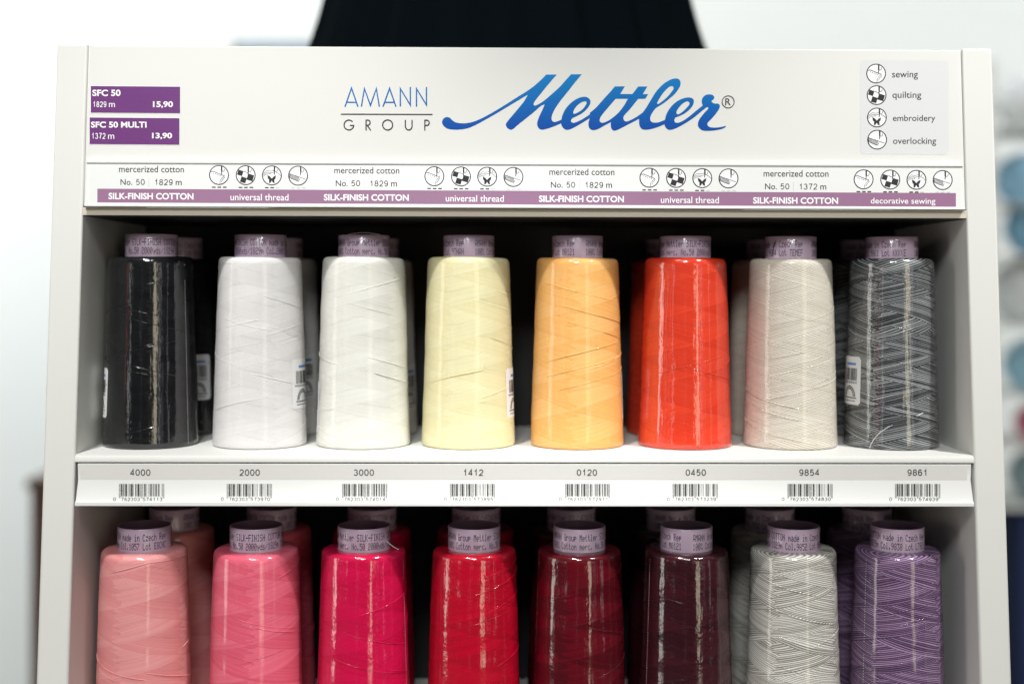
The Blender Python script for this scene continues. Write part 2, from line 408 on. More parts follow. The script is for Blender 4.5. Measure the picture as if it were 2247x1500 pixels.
bm = bmesh.new(); prism(bm, [(fy(166, HOFF), 166), (fy(166, HOFF + 22), 166), (fy(ZT, HOFF + 22), ZT), (fy(ZT, HOFF), ZT)], -WI, WI)
header = part('header_panel', bm, WHITE, bevel=2.5)
bm = bmesh.new(); box(bm, -WI, WI, fy(160) + 3, YB - 12, 143, 160)
part('top_board', bm, DARK, bevel=1.0)
bm = bmesh.new(); box(bm, -WI, WI, fy(160) + 0.5, fy(160) + 2.8, 145, 162)
part('edge_strip', bm, grained('shaded_edging', (0.62, 0.56, 0.47), 0.4, 0.05, 400, 0.03))  # beige tint puts the shade on the board's front edge into its colour
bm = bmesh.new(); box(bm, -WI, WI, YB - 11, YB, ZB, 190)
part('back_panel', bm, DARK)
ZS1, ZS2 = -374.0, -1028.0
for zs in (ZS1, ZS2):
    bm = bmesh.new(); f0 = fy(zs)
    prism(bm, [(f0 - 4, zs - 16), (f0 + 20, zs - 20), (YB - 12, zs - 20), (YB - 12, zs), (f0 + 6, zs), (f0 - 1, zs - 2.5), (f0 - 4, zs - 8)], -WI, WI)
    part('shelf', bm, WHITE, bevel=1.2)

# label rail under the header
bm = bmesh.new()
prism(bm, [(fy(266, -3), 266), (fy(266, 6), 266), (fy(163, 6), 163), (fy(163, -12), 163), (fy(165.5, -13), 165.5), (fy(168, -9), 168), (fy(258, -3), 258), (fy(260, -6), 260), (fy(265, -6), 265)], -968, 968)
rail1 = part('label_rail', bm, RAILM, bevel=0.8)
FR1 = through(fy(168, -9), 168, fy(258, -3), 258)
# price rail on the shelf
bm = bmesh.new()
z0, z1, z2, z3 = -393.0, -428.0, -474.0, -481.0
prism(bm, [(fy(z0, -3), z0), (fy(z0, 18), z0), (fy(z3, 18), z3), (fy(z3, -14), z3), (fy(z2, -14), z2 + 1), (fy(z2, -9), z2 + 2.5), (fy(z1, 3), z1)], -968, 968)
rail2 = part('label_rail', bm, RAILM, bevel=0.8)
FA = through(fy(z0, -3), z0, fy(z1, 3), z1); FB = through(fy(z1, 3), z1, fy(z2 + 2.5, -9), z2 + 2.5)
FH = Face(HOFF, SL)

# print on the header: company line and blue script
bm = bmesh.new()
Z1 = lambda pts: [((960 + p[0] / 6.609), (150 + p[1] / 6.609)) + tuple(p[2:]) for p in pts]
Z2 = lambda pts: [((1280 + p[0] / 6.2417), (150 + p[1] / 6.2417)) + tuple(p[2:]) for p in pts]
c = 'c'
M_ = [(135,708),(88,732),(68,785),(98,842),(160,880),(270,891),(400,879),(520,840),(700,745),(870,648),(1050,540),(1200,450),(1312,385,c),(1250,490),(1150,612),(1050,730),(1003,790),(995,830),(1020,870),(1065,891),(1105,876),(1160,828),(1280,732),(1400,636),(1500,548),(1557,523,c),(1530,590),(1478,700),(1450,785),(1453,840),(1483,880),(1530,891),(1600,875),(1700,840),(1815,790,c),(1815,738,c),(1740,770),(1690,778),(1660,748),(1662,690),(1700,600),(1780,480),(1880,355),(1990,215),(2095,88,c),(1940,88,c),(1870,165),(1770,275),(1660,375),(1550,468),(1470,520),(1412,541),(1397,515),(1430,455),(1500,370),(1580,270),(1660,175),(1735,92,c),(1580,92,c),(1500,172),(1390,268),(1280,345),(1150,425),(1000,520),(850,612),(700,697),(560,762),(450,792),(350,798),(270,785),(220,755),(180,718)]
E1 = [(1795,800),(1800,745),(1815,680),(1860,590),(1940,500),(2030,440),(2110,415),(2170,420),(2210,450),(2222,490),(2200,550),(2140,620),(2060,675),(1962,722,c),(1940,750),(1945,780),(1985,790),(2060,762),(2150,710),(2250,640,c),(2250,700,c),(2120,780),(2000,850),(1925,885),(1870,892),(1830,870),(1805,835)]
E1H = [(2150,480),(2100,490),(2040,530),(1990,590),(1972,640),(1985,660),(2040,640),(2110,590),(2160,520),(2162,490)]
T1 = [(435,248,c),(572,248,c),(505,355),(440,425),(340,540),(250,650),(228,700),(235,735),(268,746),(320,730),(380,695),(450,640,c),(450,700,c),(365,745,c),(290,785),(210,830),(140,848),(95,830),(75,790),(75,740),(92,680,c),(92,610,c),(170,545),(230,480),(300,400),(370,325)]
T2 = [(755,250,c),(880,250,c),(815,355),(745,430),(650,550),(560,650),(552,690),(570,722),(605,727),(660,705),(740,660),(825,600,c),(825,665,c),(768,692),(700,727),(600,778),(500,830),(430,855),(395,835),(380,795),(378,742,c),(400,700),(440,650),(500,590),(560,510),(610,425),(680,345)]
XB = [(500,352,c),(893,355,c),(850,418,c),(428,418,c)]
LL = [(815,608),(870,530),(930,430),(1000,320),(1100,215),(1200,155),(1270,140),(1312,152),(1335,195),(1325,250),(1270,335),(1190,410),(1100,480),(1000,543),(970,575),(930,640),(918,690),(930,727),(970,744),(1040,738),(1125,705,c),(1125,762,c),(1030,802),(930,832),(850,841),(800,826),(772,780),(767,720),(772,672,c)]
LH = [(1225,245),(1180,255),(1120,310),(1060,390),(1013,478),(1030,488),(1080,455),(1150,395),(1210,325),(1240,275)]
E2 = [(1115,765),(1122,700),(1150,610),(1210,520),(1290,450),(1380,410),(1450,400),(1500,415),(1517,455),(1495,520),(1430,590),(1350,640),(1262,675,c),(1250,710),(1258,738),(1300,746),(1370,718),(1460,655),(1550,580),(1650,500,c),(1695,530,c),(1620,590),(1520,672),(1400,752),(1290,812),(1210,841),(1160,836),(1130,805)]
E2H = [(1440,455),(1400,460),(1340,505),(1290,570),(1278,612),(1300,630),(1350,605),(1410,550),(1457,490)]
RR = [(1640,508),(1625,450),(1642,398),(1690,362),(1760,362),(1795,390),(1790,420),(1760,448),(1770,468),(1800,483),(1850,485),(1873,515),(1860,560),(1820,620),(1760,690),(1710,742),(1705,780),(1740,807),(1820,812),(1900,802),(1958,787,c),(1950,805),(1900,830),(1800,850),(1690,856),(1620,842),(1578,795),(1576,740),(1605,680),(1670,600),(1713,555),(1710,535),(1690,530)]
lf = 0.25
for loops, conv in (([M_], Z1), ([E1, E1H], Z1), ([T1], Z2), ([T2], Z2), ([XB], Z2), ([LL, LH], Z2), ([E2, E2H], Z2), ([RR], Z2)):
    filled(bm, FH, [spline(conv(l)) for l in loops], lf); lf += 0.05
part('script_lettering', bm, BLUE, header)
bm = bmesh.new()
Z3 = lambda pts: [(740 + p[0] / 10.214, 180 + p[1] / 10.214) for p in pts]
lf = 0.25
for st in ([(178,556),(323,140),(468,556)], [(212,458),(436,458)], [(545,554),(613,150),(748,528),(880,150),(948,554)], [(1030,556),(1177,145),(1320,556)], [(1066,458),(1287,458)],
           [(1418,550),(1418,150),(1642,520),(1642,115)], [(1780,550),(1780,150),(2003,515),(2003,115)]):
    ribbon(bm, FH, Z3(st), 3.0, lf, 0); lf += 0.05
part('company_lettering', bm, BLUE, header)
bm = bmesh.new()
for st in ([(85,723),(2140,730)], arc(265,965,108,110,42,355,30) + [(288,975)], [(650,1085),(650,855),(690,855)] + arc(690,912,50,57,90,-90,12) + [(650,969)], [(672,969),(755,1085)],
           [(1530,850),(1530,990)] + arc(1605,990,75,85,180,360,14) + [(1680,850)], [(1967,1085),(1967,857),(2010,857)] + arc(2010,915,55,58,90,-90,12) + [(1967,973)]):
    ribbon(bm, FH, Z3(st), 2.5, lf, 0); lf += 0.05
ribbon(bm, FH, Z3(circle(1133, 963, 112)), 2.5, lf, 0, True)
part('company_lettering', bm, INK, header)
bm = bmesh.new()
ribbon(bm, FH, circle(1280 + 1987 / 6.2417, 150 + 460 / 6.2417, 13.2), 1.7, lf, 0, True)
text(bm, FH, 'R', 1592.0, 216, 1604, 231, lf, 0)
part('registered_mark', bm, INK, header)

# pictograms
def icon(name, face, cx, cy, r, kind, lift, parent, ink=INK):
    bm = bmesh.new(); P = lambda *q: [(cx + x * r, cy - y * r) for x, y in q]
    poly(bm, face, circle(cx, cy, r * .96)[::-1], lift, 1)
    k = [lift + 0.12]
    def rb(pts, w, closed=False): ribbon(bm, face, pts, w * r, k[0], 0, closed); k[0] += 0.04
    def pl(pts):
        poly(bm, face, pts, k[0], 0); k[0] += 0.04
    rb(circle(cx, cy, r * .95), .1, True)
    rb(P((.26, .9), (.26, .4)), .15); rb(P((.26, .42), (.24, 0.06)), .09)
    rb(P((.26, .38), (.42, .34), (.54, .44), (.56, .62)), .05)
    if kind == 0:
        rb(P((-.82, .3), (-.62, .38), (.24, .02), (.55, -.08)), .06)
        for i in range(5): rb(P((-.62 + .19 * i, .18 - .066 * i), (-.52 + .19 * i, .145 - .066 * i)), .05)
        rb(P((.55, -.08), (.3, -.28), (.12, -.55), (.08, -.86)), .04); rb(P((.6, -.2), (.38, -.42), (.22, -.7)), .04)
    elif kind == 1:
        def sq(x, y, h=.5):
            a = math.radians(-17); u = (math.cos(a) * h, math.sin(a) * h); v = (-u[1], u[0])
            q = [(x, y), (x + u[0], y + u[1]), (x + u[0] - v[0], y + u[1] - v[1]), (x - v[0], y - v[1])]
            q = [(px * min(1, .93 / max(math.hypot(px, py), 1e-6)), py * min(1, .93 / max(math.hypot(px, py), 1e-6))) for px, py in q]
            pl(P(*q))
        sq(-.72, .56, .52); sq(.26, .16, .62); sq(-.42, -.12, .56)
        rb(P((-.2, .4), (.28, .2)), .05)
    elif kind == 2:
        rb(P((-.86, .2), (-.5, .48), (-.1, .42), (.2, .5)), .04); rb(P((-.88, .06), (-.5, .3), (0, .26), (.2, .32)), .04)
        rb(P((.45, .3), (.7, .18), (.88, -.05)), .04); rb(P((-.86, -.1), (-.55, .12), (-.1, .16)), .04)
        pl(P((-.04, -.3), (-.18, -.12), (-.46, .04), (-.4, -.3), (-.28, -.42), (-.3, -.78), (-.12, -.72), (-.02, -.5), (.1, -.72), (.28, -.78), (.24, -.42), (.36, -.3), (.42, .0), (.16, -.12), (.02, -.3))[::-1])
    else:
        rb(P((-.92, .22), (.75, -.36)), .05); rb(P((-.86, -.2), (-.4, -.42), (.05, -.58), (.16, -.3)), .05)
        for i in range(9): rb(P((-.84 + .11 * i, .18 - .038 * i), (-.92 + .11 * i + .06 * (i < 1), -.16 - .045 * i)), .055)
    return part(name, bm, [ink, PAPERW], parent)
PAPERW = pmat('white_paper', (0.80, 0.80, 0.81), 0.4)
# legend sticker
bm = bmesh.new(); poly(bm, FH, rrect(1888, 132, 2082, 338, 9, dy=1.5)[::-1], 0.3, 0)
legend = part('legend_sticker', bm, STICK)
for i, (cx_, cy0) in enumerate(((1922.9, 161.7), (1924, 209), (1924.7, 258), (1925.2, 306.6))):
    icon('pictogram', FH, cx_, cy0, 21.6, i, 0.5, legend)
bm = bmesh.new()
for s_, x0, y0, x1, y1 in (('sewing', 1958, 156.5, 2014.6, 175.2), ('quilting', 1958.7, 201, 2022, 219.8), ('embroidery', 1959.7, 252.5, 2052.6, 270), ('overlocking', 1960, 302, 2054.6, 320.5)):
    text(bm, FH, s_, x0, y0, x1, y1, 0.5, 0, 0.004)
part('legend_lettering', bm, INK, legend)
# purple price stickers
for (x0, y0, x1, y1), rows in (((199.5, 189, 395.5, 247), (('SFC 50', 203, 197, 265, 211.2, .03), ('1829', 204, 222.8, 234, 235.3, 1.5), ('m', 239.5, 226.2, 252.5, 235.3, .0), ('15,90', 336, 222.5, 380, 237.5, .03))),
                               ((197, 258, 394, 316), (('SFC 50 MULTI', 200, 267, 322, 280.5, .03), ('1372', 201, 292, 232, 305, 1.5), ('m', 237.5, 295.6, 251, 305, .0), ('13,90', 334, 291.5, 378, 306, .03)))):
    bm = bmesh.new(); 
    rect(bm, FH, x0, y0, x1, y1, 1.0, 0, 1.5); rect(bm, FH, x0 - 1.2, y0 - 1.2, x1 + 1.2, y1 + 1.6, 0.4, 1, 1.5)
    st = part('price_sticker', bm, [PURPLE, PAPERW])
    bm = bmesh.new()
    for t_, a0, b0, a1, b1, bo in rows:
        if bo > 1: digits(bm, FH, t_, a0, b0, a1, b1, bo, 1.15)
        else: text(bm, FH, t_, a0, b0, a1, b1, 1.15, 0, bo)
    part('price_lettering', bm, WHITEINK, st)
# printed strip in the upper rail
bm = bmesh.new(); rect(bm, FR1, 196, 362, 2107, 449, 0.3, 0, 9.5)
strip = part('paper_strip', bm, PAPER, rail1)
bm = bmesh.new(); rect(bm, FR1, 214, 414, 2098, 444, 0.5, 0, 9.6)
part('mauve_band', bm, MAUVE, rail1)
bm = bmesh.new()
for k, (x0, dy) in enumerate(((261.5, 0), (734, 2.8), (1206, 6), (1676, 9.6))):
    text(bm, FR1, 'mercerized cotton', x0, 363.6 + dy, x0 + 142.5, 378 + dy, 0.6, 0, 0.004, .6)
    text(bm, FR1, 'No.', x0 + 3.2, 393 + dy, x0 + 29, 406 + dy, 0.6, 0, 0.004); digits(bm, FR1, '50', x0 + 37, 393 + dy, x0 + 56.5, 406 + dy, 1.6, 0.6)
    ribbon(bm, FR1, [(x0 + 65.5, 390 + dy), (x0 + 65.5, 410 + dy)], 1.0, .6, 2)
    digits(bm, FR1, '1372' if k == 3 else '1829', x0 + 77.5, 393.4 + dy, x0 + 118, 406.4 + dy, 1.6, 0.6); text(bm, FR1, 'm', x0 + 124.5, 397 + dy, x0 + 137.5, 406.4 + dy, 0.6, 0, 0.004)
    text(bm, FR1, 'SILK-FINISH COTTON', x0 - 23, 423 + dy, x0 + 163.5, 437.3 + dy, 0.7, 1, 0.028, .8)
    if k == 3: text(bm, FR1, 'decorative sewing', x0 + 235, 424.5 + dy, x0 + 377, 441 + dy, 0.7, 1, 0.006, .8)
    else: text(bm, FR1, 'universal thread', x0 + 244.5, 425 + dy, x0 + 372, 439.5 + dy, 0.7, 1, 0.006, .8)
    for j in range(4):
        ix, iy = x0 + (219.5, 278, 335.5, 393)[j], 384 + dy + j * .5
        icon('pictogram', FR1, ix, iy, 21.8, j, 0.5, rail1)
        for q in range(3):
            hollow = j == 3 or (j == 2 and q == 2)
            rect(bm, FR1, ix - 15.5 + 12 * q, iy + 25.6, ix - 7.5 + 12 * q, iy + 28.2, .6, 2 if hollow else 0)
part('strip_lettering', bm, [INK, WHITEINK, GREYINK], rail1)
# price rail: numbers and barcodes
bm = bmesh.new(); rect(bm, FA, 176, 1021, 2122, 1051, 0.25, 0, 1); part('paper_strip', bm, grained('cream_paper', (0.74, 0.73, 0.70), .4, .03, 300, .02), rail2)
Lc = ['0001101', '0011001', '0010011', '0111101', '0100011', '0110001', '0101111', '0111011', '0110111', '0001011']
def bars(code):
    left, right = code[:6], code[6:]
    return '101' + ''.join(Lc[int(d)] for d in left) + '01010' + ''.join(''.join('1' if q == '0' else '0' for q in Lc[int(d)]) for d in right) + '101'
NUMS = [('4000', '574113', 286, 261.5), ('2000', '573970', 526, 498), ('3000', '574014', 776.5, 751), ('1412', '573895', 1016.5, 987.5), ('0120', '572911', 1266, 1240), ('0450', '573239', 1505, 1476.5), ('9854', '574830', 1754, 1728.5), ('9861', '574939', 1991.5, 1964.5)]
for num, code, nx, bx in NUMS:
    bn = bmesh.new(); digits(bn, FA, num, nx, 1029.0, nx + 44.5, 1043.2, 1.9, 0.5); part('number_lettering', bn, INK, rail2)
    bb_ = bars('762303' + code); i = 0; w = 99.0 / len(bb_); bm = bmesh.new()
    while i < len(bb_):
        if bb_[i] == '1':
            j = i
            while j < len(bb_) and bb_[j] == '1': j += 1
            tall = i < 3 or 45 <= i < 50 or i >= 92
            rect(bm, FB, bx + i * w, 1061, bx + j * w, 1092.5 if tall else 1088.5, .35, 0)
            i = j
        else: i += 1
    digits(bm, FB, '0', bx - 12.8, 1090.6, bx - 6.8, 1098.8, 1.25, .35)
    digits(bm, FB, '762303', bx + 4.7, 1090.6, bx + 46, 1098.8, 1.25, .35); digits(bm, FB, code, bx + 52, 1090.6, bx + 95, 1098.8, 1.25, .35)
    part('barcode', bm, BARINK, rail2)

# ------------------------------------------------------------------ thread cones
FONT = {'%': '2313086462', '-': '0808080808', '.': '0060600000', '/': '2010080402', '0': '3E5149453E', '1': '00427F4000', '2': '7249494946', '3': '2141454B31', '4': '1814127F10', '5': '2745454539', '6': '3C4A494930', '7': '0171090503', '8': '3649494936', '9': '064949291E',
 'A': '7E1111117E', 'C': '3E41414122', 'E': '7F49494941', 'F': '7F09090901', 'G': '3E4149497A', 'H': '7F0808087F', 'I': '00417F4100', 'K': '7F08142241', 'L': '7F40404040', 'M': '7F020C027F', 'N': '7F0408107F', 'O': '3E4141413E', 'R': '7F09192946', 'S': '4649494931', 'T': '01017F0101', 'X': '6314081463', 'Y': '0708700807',
 'a': '2054545478', 'c': '3844444420', 'd': '384444487F', 'e': '3854545418', 'h': '7F08040478', 'i': '00447D4000', 'l': '00417F4000', 'm': '7C04180478', 'n': '7C08040478', 'o': '3844444438', 'p': '7C14141408', 'r': '7C08040408', 's': '4854545420', 't': '043F444020', 'u': '3C4040207C', 'y': '0C5050503C', 'z': '4464544C44'}
RB, RT, HB, RC, HC = 107.5, 94.5, 430.0, 59.0, 481.0
def rad(z): return RB + (RT - RB) * z / (HB - 14)
def hash3(x, y, z): return int(abs(x) * 13 + abs(y) * 7 + abs(z) * 3) % 9973
def cone_mesh(seed):
    """a wound cone: slightly uneven body with single raised threads crossing it"""
    rn = random.Random(seed); bm = bmesh.new()
    prof = [(40, 0.4), (RB - 5, 0.3), (RB - 1.5, 1.5), (RB, 5)] + [(rad(z), z) for z in range(14, int(HB) - 14, 10)] + [(rad(HB - 14), HB - 14), (RT - 0.8, HB - 9), (RT - 2.6, HB - 4.5), (RT - 6, HB - 1.5), (RT - 11, HB), (RT - 22, HB + .4), (RC - 3, HB)]
    lathe(bm, prof, 128)
    ph = [rn.uniform(0, 6.28) for _ in range(6)]; am = rn.uniform(.35, .8)
    for v in bm.verts:
        z = v.co.z / S; r = math.hypot(v.co.x, v.co.y) / S
        if r < 60: continue
        t = math.atan2(v.co.x, -v.co.y)
        d = am * (math.sin(z * .021 + ph[0]) * .7 + math.sin(z * .083 + 2 * t + ph[1]) * .30 + math.sin(z * .083 - 2 * t + ph[2]) * .30 + math.sin(3 * t + z * .012 + ph[3]) * .35)
        k = (r + d) / r; v.co.x *= k; v.co.y *= k
        if z > HB - 20: v.co.z += math.sin(t + ph[4]) * 1.3 * S
    for i in range(rn.randint(11, 15)):
        t0 = rn.uniform(-2.6, 1.6); z0 = rn.uniform(25, HB - 40); sg = rn.choice((-1, 1)); L = rn.uniform(1.2, 2.6); w = rn.uniform(.45, .85); n = 26; prev = None
        for k in range(n + 1):
            u = k / n; t = t0 + L * u; z = z0 + sg * (24 * L * u + 3 * math.sin(u * 3.1)); z = min(max(z, 4), HB - 15)
            rr = rad(z) + .35 - (1.6 * (abs(u - .5) * 2) ** 8); ring = []
            for q in range(5):
                a = 2 * math.pi * q / 5; ring.append(bm.verts.new(cyl(t, z + w * 1.2 * math.sin(a), rr + w * math.cos(a))))
            if prev:
                for q in range(5): bm.faces.new((prev[q], ring[q], ring[(q + 1) % 5], prev[(q + 1) % 5]))
            prev = ring
    me = bpy.data.meshes.new('thread_cone'); bm.normal_update(); bm.to_mesh(me); bm.free()
    for p in me.polygons: p.use_smooth = True
    return me
bm = bmesh.new()
lathe(bm, [(RC, HB - 1), (RC, HC - 1.5), (RC - 1, HC), (RC - 2.8, HC), (RC - 3.6, HC - 1.5), (RC - 3.6, HB - 20), (RC - 20, HB - 60), (2, HB - 90)], 96)
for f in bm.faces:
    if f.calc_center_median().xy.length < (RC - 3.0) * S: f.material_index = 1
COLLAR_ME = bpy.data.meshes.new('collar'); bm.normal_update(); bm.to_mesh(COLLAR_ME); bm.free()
COLLAR_ME.materials.append(LILAC); COLLAR_ME.materials.append(pmat('shaded_bore', (0.20, 0.13, 0.21), .6))  # darker mauve puts the shade of the hollow core into the colour
for me in (COLLAR_ME,):
    for p in me.polygons: p.use_smooth = True
def cyl(theta, z, r): return (r * S * math.sin(theta), -r * S * math.cos(theta), z * S)
LINE1 = 'AMANN Group Mettler SILK-FINISH COTTON made in Czech Rep    '
def print_mesh(center, colno, lot):
    line2 = ('100%% Cotton merc. No.50 2000yds/1829m Col.%s Lot %s' % (colno, lot)).ljust(60)
    bm = bmesh.new(); adv = 2 * math.pi / 60.0; dot = adv / 6.2
    for row, (line, ztop) in enumerate(((LINE1, HC - 10.5), (line2[:60], HC - 30.0))):
        ph = 2.1 / RC * 0.96
        for i, ch in enumerate(line):
            th0 = (i - center) * adv
            th0 = (th0 + math.pi) % (2 * math.pi) - math.pi
            if ch not in FONT or abs(th0) > 1.75: continue
            for cidx in range(5):
                bits = int(FONT[ch][2 * cidx:2 * cidx + 2], 16); k = 0
                while k < 7:
                    if bits >> k & 1:
                        j = k
                        while j < 7 and bits >> j & 1: j += 1
                        a, b_ = th0 + cidx * dot, th0 + cidx * dot + dot * 1.08
                        zt, zb = ztop - k * 2.2, ztop - j * 2.2 + .15
                        bm.faces.new([bm.verts.new(cyl(*q, RC + 0.25)) for q in ((a, zb), (b_, zb), (b_, zt), (a, zt))])
                        k = j
                    else: k += 1
    return bm
def patch(bm, th0, th1, z0, z1, lift, mi=0, n=8):
    rows = []
    for z in (z0, z1): rows.append([bm.verts.new(cyl(th0 + (th1 - th0) * i / n, z, rad(z) + lift)) for i in range(n + 1)])
    for i in range(n):
        f = bm.faces.new((rows[0][i], rows[0][i + 1], rows[1][i + 1], rows[1][i])); f.material_index = mi
def label_part(parent, th0, th1, z0, z1):
    a, b_ = math.radians(th0), math.radians(th1); bm = bmesh.new(); H = z1 - z0; T = b_ - a
    # body of the paper label with rounded corners
    n = 14; prev = None
    for i in range(n + 1):
        u = i / n; e = min(u, 1 - u) * T * RB; r = 6.0; ins = r - math.sqrt(max(0, r * r - max(0, r - e) ** 2)) if e < r else 0
        col = [bm.verts.new(cyl(a + T * u, z, rad(z) + 0.7)) for z in (z0 + ins, z1 - ins)]
        if prev: bm.faces.new((prev[0], col[0], col[1], prev[1]))
        prev = col
    lab = obj('barcode_label', bm, PAPERW, parent, smooth=180)
    bm = bmesh.new(); rnd = random.Random(5); u = 0.16
    while u < 0.86:
        w = rnd.choice((.012, .012, .025, .037)); patch(bm, a + T * u, a + T * (u + w), z0 + H * .50, z0 + H * .76, 1.0, 0, 2); u += w + rnd.choice((.014, .014, .028))
    for i in range(13): patch(bm, a + T * (.12 + .058 * i), a + T * (.15 + .058 * i), z0 + H * .44, z0 + H * .475, 1.0, 0, 1)
    for rr in (.30, .24):                                        # the arch mark under the bars
        pts = [(a + T * (.5 + rr * math.cos(t)), z0 + H * (.17 + .22 * rr / .3 * math.sin(t))) for t in [math.pi * k / 14 for k in range(15)]]
        pts2 = [(a + T * (.5 + (rr - .035) * math.cos(t)), z0 + H * (.17 + .22 * (rr - .035) / .3 * math.sin(t))) for t in [math.pi * k / 14 for k in range(15)]]
        for k in range(14):
            q = [pts[k], pts[k + 1], pts2[k + 1], pts2[k]]; bm.faces.new([bm.verts.new(cyl(t, z, rad(z) + 1.0)) for t, z in q])
    patch(bm, a + T * .15, a + T * .85, z0 + H * .13, z0 + H * .15, 1.0); patch(bm, a + T * .18, a + T * .8, z0 + H * .07, z0 + H * .085, 1.0)
    patch(bm, a + T * .3, a + T * .8, z0 + H * .82, z0 + H * .87, 1.0, 1)
    obj('label_print', bm, [INK, BLUELAB], lab)
def seam(parent, th, z0=8, z1=416, step=6.0):
    """row of perforations in the film"""
    bm = bmesh.new(); z = z0
    while z < z1:
        patch(bm, math.radians(th), math.radians(th) + .013, z, z + 2.4, 0.5, 0, 1); z += step
    obj('film_perforation', bm, WHITEINK, parent)
def strand(parent, pts, w, mat, name='thread_or_shadow_line'):
    cu = bpy.data.curves.new(name, 'CURVE'); cu.dimensions = '3D'; sp_ = cu.splines.new('NURBS'); sp_.points.add(len(pts) - 1); sp_.use_endpoint_u = True; sp_.order_u = 4
    for q, p in zip(sp_.points, pts): q.co = (*p, 1)
    cu.bevel_depth = w * S; cu.bevel_resolution = 2; cu.resolution_u = 8
    o = bpy.data.objects.new(name, cu); COL.objects.link(o); dg = bpy.context.evaluated_depsgraph_get()
    me = bpy.data.meshes.new_from_object(o.evaluated_get(dg)); bpy.data.objects.remove(o)
    for m in list(me.materials): pass
    return link(name, me, mat, parent, smooth=180)

def th_mats():
    T = thread_mat
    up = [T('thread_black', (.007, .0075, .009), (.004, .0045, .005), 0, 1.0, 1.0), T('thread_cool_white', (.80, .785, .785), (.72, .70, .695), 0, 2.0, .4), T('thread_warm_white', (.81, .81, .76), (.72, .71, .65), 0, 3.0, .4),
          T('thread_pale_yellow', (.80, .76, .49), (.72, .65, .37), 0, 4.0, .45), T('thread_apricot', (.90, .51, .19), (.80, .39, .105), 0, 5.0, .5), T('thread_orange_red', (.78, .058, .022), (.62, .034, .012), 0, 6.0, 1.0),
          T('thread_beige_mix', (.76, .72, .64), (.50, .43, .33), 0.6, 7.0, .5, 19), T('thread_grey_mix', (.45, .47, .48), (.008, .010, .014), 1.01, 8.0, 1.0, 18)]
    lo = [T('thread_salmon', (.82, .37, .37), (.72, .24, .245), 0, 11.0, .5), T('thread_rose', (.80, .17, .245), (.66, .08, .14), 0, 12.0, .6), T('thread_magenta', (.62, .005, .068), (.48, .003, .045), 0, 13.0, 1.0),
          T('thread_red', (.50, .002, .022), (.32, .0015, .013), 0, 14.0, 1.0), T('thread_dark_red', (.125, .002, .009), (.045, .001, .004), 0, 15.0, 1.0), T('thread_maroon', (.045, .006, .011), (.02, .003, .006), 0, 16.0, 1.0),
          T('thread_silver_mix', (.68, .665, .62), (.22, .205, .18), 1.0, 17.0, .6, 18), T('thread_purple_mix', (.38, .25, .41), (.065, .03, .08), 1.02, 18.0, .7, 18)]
    return up, lo
UPM, LOM = th_mats()
def spool(x, y, z, mat, label, group, center=None, colno='', lot='', rz=0.0):
    r = empty('thread_spool', (x, y, z)); tag(r, label, 'thread spool', group)
    me = cone_mesh(hash3(x, y, z)); me.materials.append(mat); o = link('thread_cone', me, mat, r); o.rotation_euler = (0, 0, rz)
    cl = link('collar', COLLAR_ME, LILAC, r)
    if center is not None:
        obj('collar_lettering', print_mesh(center, colno, lot), VIOLETINK, cl)
    return r
YU, YL, BACK = 150.0, 80.0, 229.0
NM_U = ['glossy black', 'cool white', 'warm white', 'pale yellow', 'light orange', 'bright orange red', 'beige and cream mottled', 'black and grey striped']
NM_L = ['pale salmon pink', 'rose pink', 'deep magenta', 'bright red', 'dark red', 'blackish maroon', 'silver grey mottled', 'purple and lilac striped']
UX = [333, 572, 799, 1029, 1267.5, 1504, 1735, 1957]; LX = [317.5, 563, 799, 1041, 1271.5, 1506, 1741, 1969]
UC = [25, 34, 11.5, 57.5, 57.5, 21, 53.5, 53.5]; LC = [45, 26, 21.5, 12, 12.5, 59, 43, 47]
LOTS = ['EK3NC', 'HKMN3', 'M0121', '9TNAN', 'M0121', 'X3HKE', 'TEMEF', 'KKKKE']; LOTL = ['E8CNC', 'HKMN3', 'M0121', '9TNAN', 'M0121', 'M0121', 'NE8TC', 'L7921']
CN_L = ['1057', '1057', '1057', '1057', '1057', '1057', '9852', '9838']
RUX = {0: 391, 1: 612, 2: 823, 5: 1470, 6: 1690, 7: 1896}; RLX = [383, 597, 817, 1045, 1254, 1472, 1690, 1903]
us, ls, rus, rls = [], [], {}, []
for i in range(8):
    x = at(UX[i], 545, YU).x
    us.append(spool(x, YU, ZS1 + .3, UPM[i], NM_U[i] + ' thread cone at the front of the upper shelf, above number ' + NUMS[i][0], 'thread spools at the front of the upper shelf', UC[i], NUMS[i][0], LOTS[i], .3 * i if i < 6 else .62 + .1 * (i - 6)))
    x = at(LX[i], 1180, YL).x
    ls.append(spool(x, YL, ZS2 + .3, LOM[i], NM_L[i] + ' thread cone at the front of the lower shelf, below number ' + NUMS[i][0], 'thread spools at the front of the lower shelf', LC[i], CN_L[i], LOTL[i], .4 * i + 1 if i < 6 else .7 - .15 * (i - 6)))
    if i in RUX:
        x = at(RUX[i], 545, YU + BACK).x
        rus[i] = spool(x, YU + BACK, ZS1 + .3, UPM[i], 'shadowed ' + NM_U[i] + ' thread cone behind its twin, upper shelf back row', 'thread spools in the back row of the upper shelf', (UC[i] + 17) % 60, NUMS[i][0], LOTS[i], .7 * i)
    x = at(RLX[i], 1130, YL + BACK).x
    rls.append(spool(x, YL + BACK, ZS2 + .3, LOM[i], 'shadowed ' + NM_L[i] + ' thread cone behind its twin, lower shelf back row', 'thread spools in the back row of the lower shelf', (LC[i] + 9) % 60, CN_L[i], LOTL[i], .9 * i))
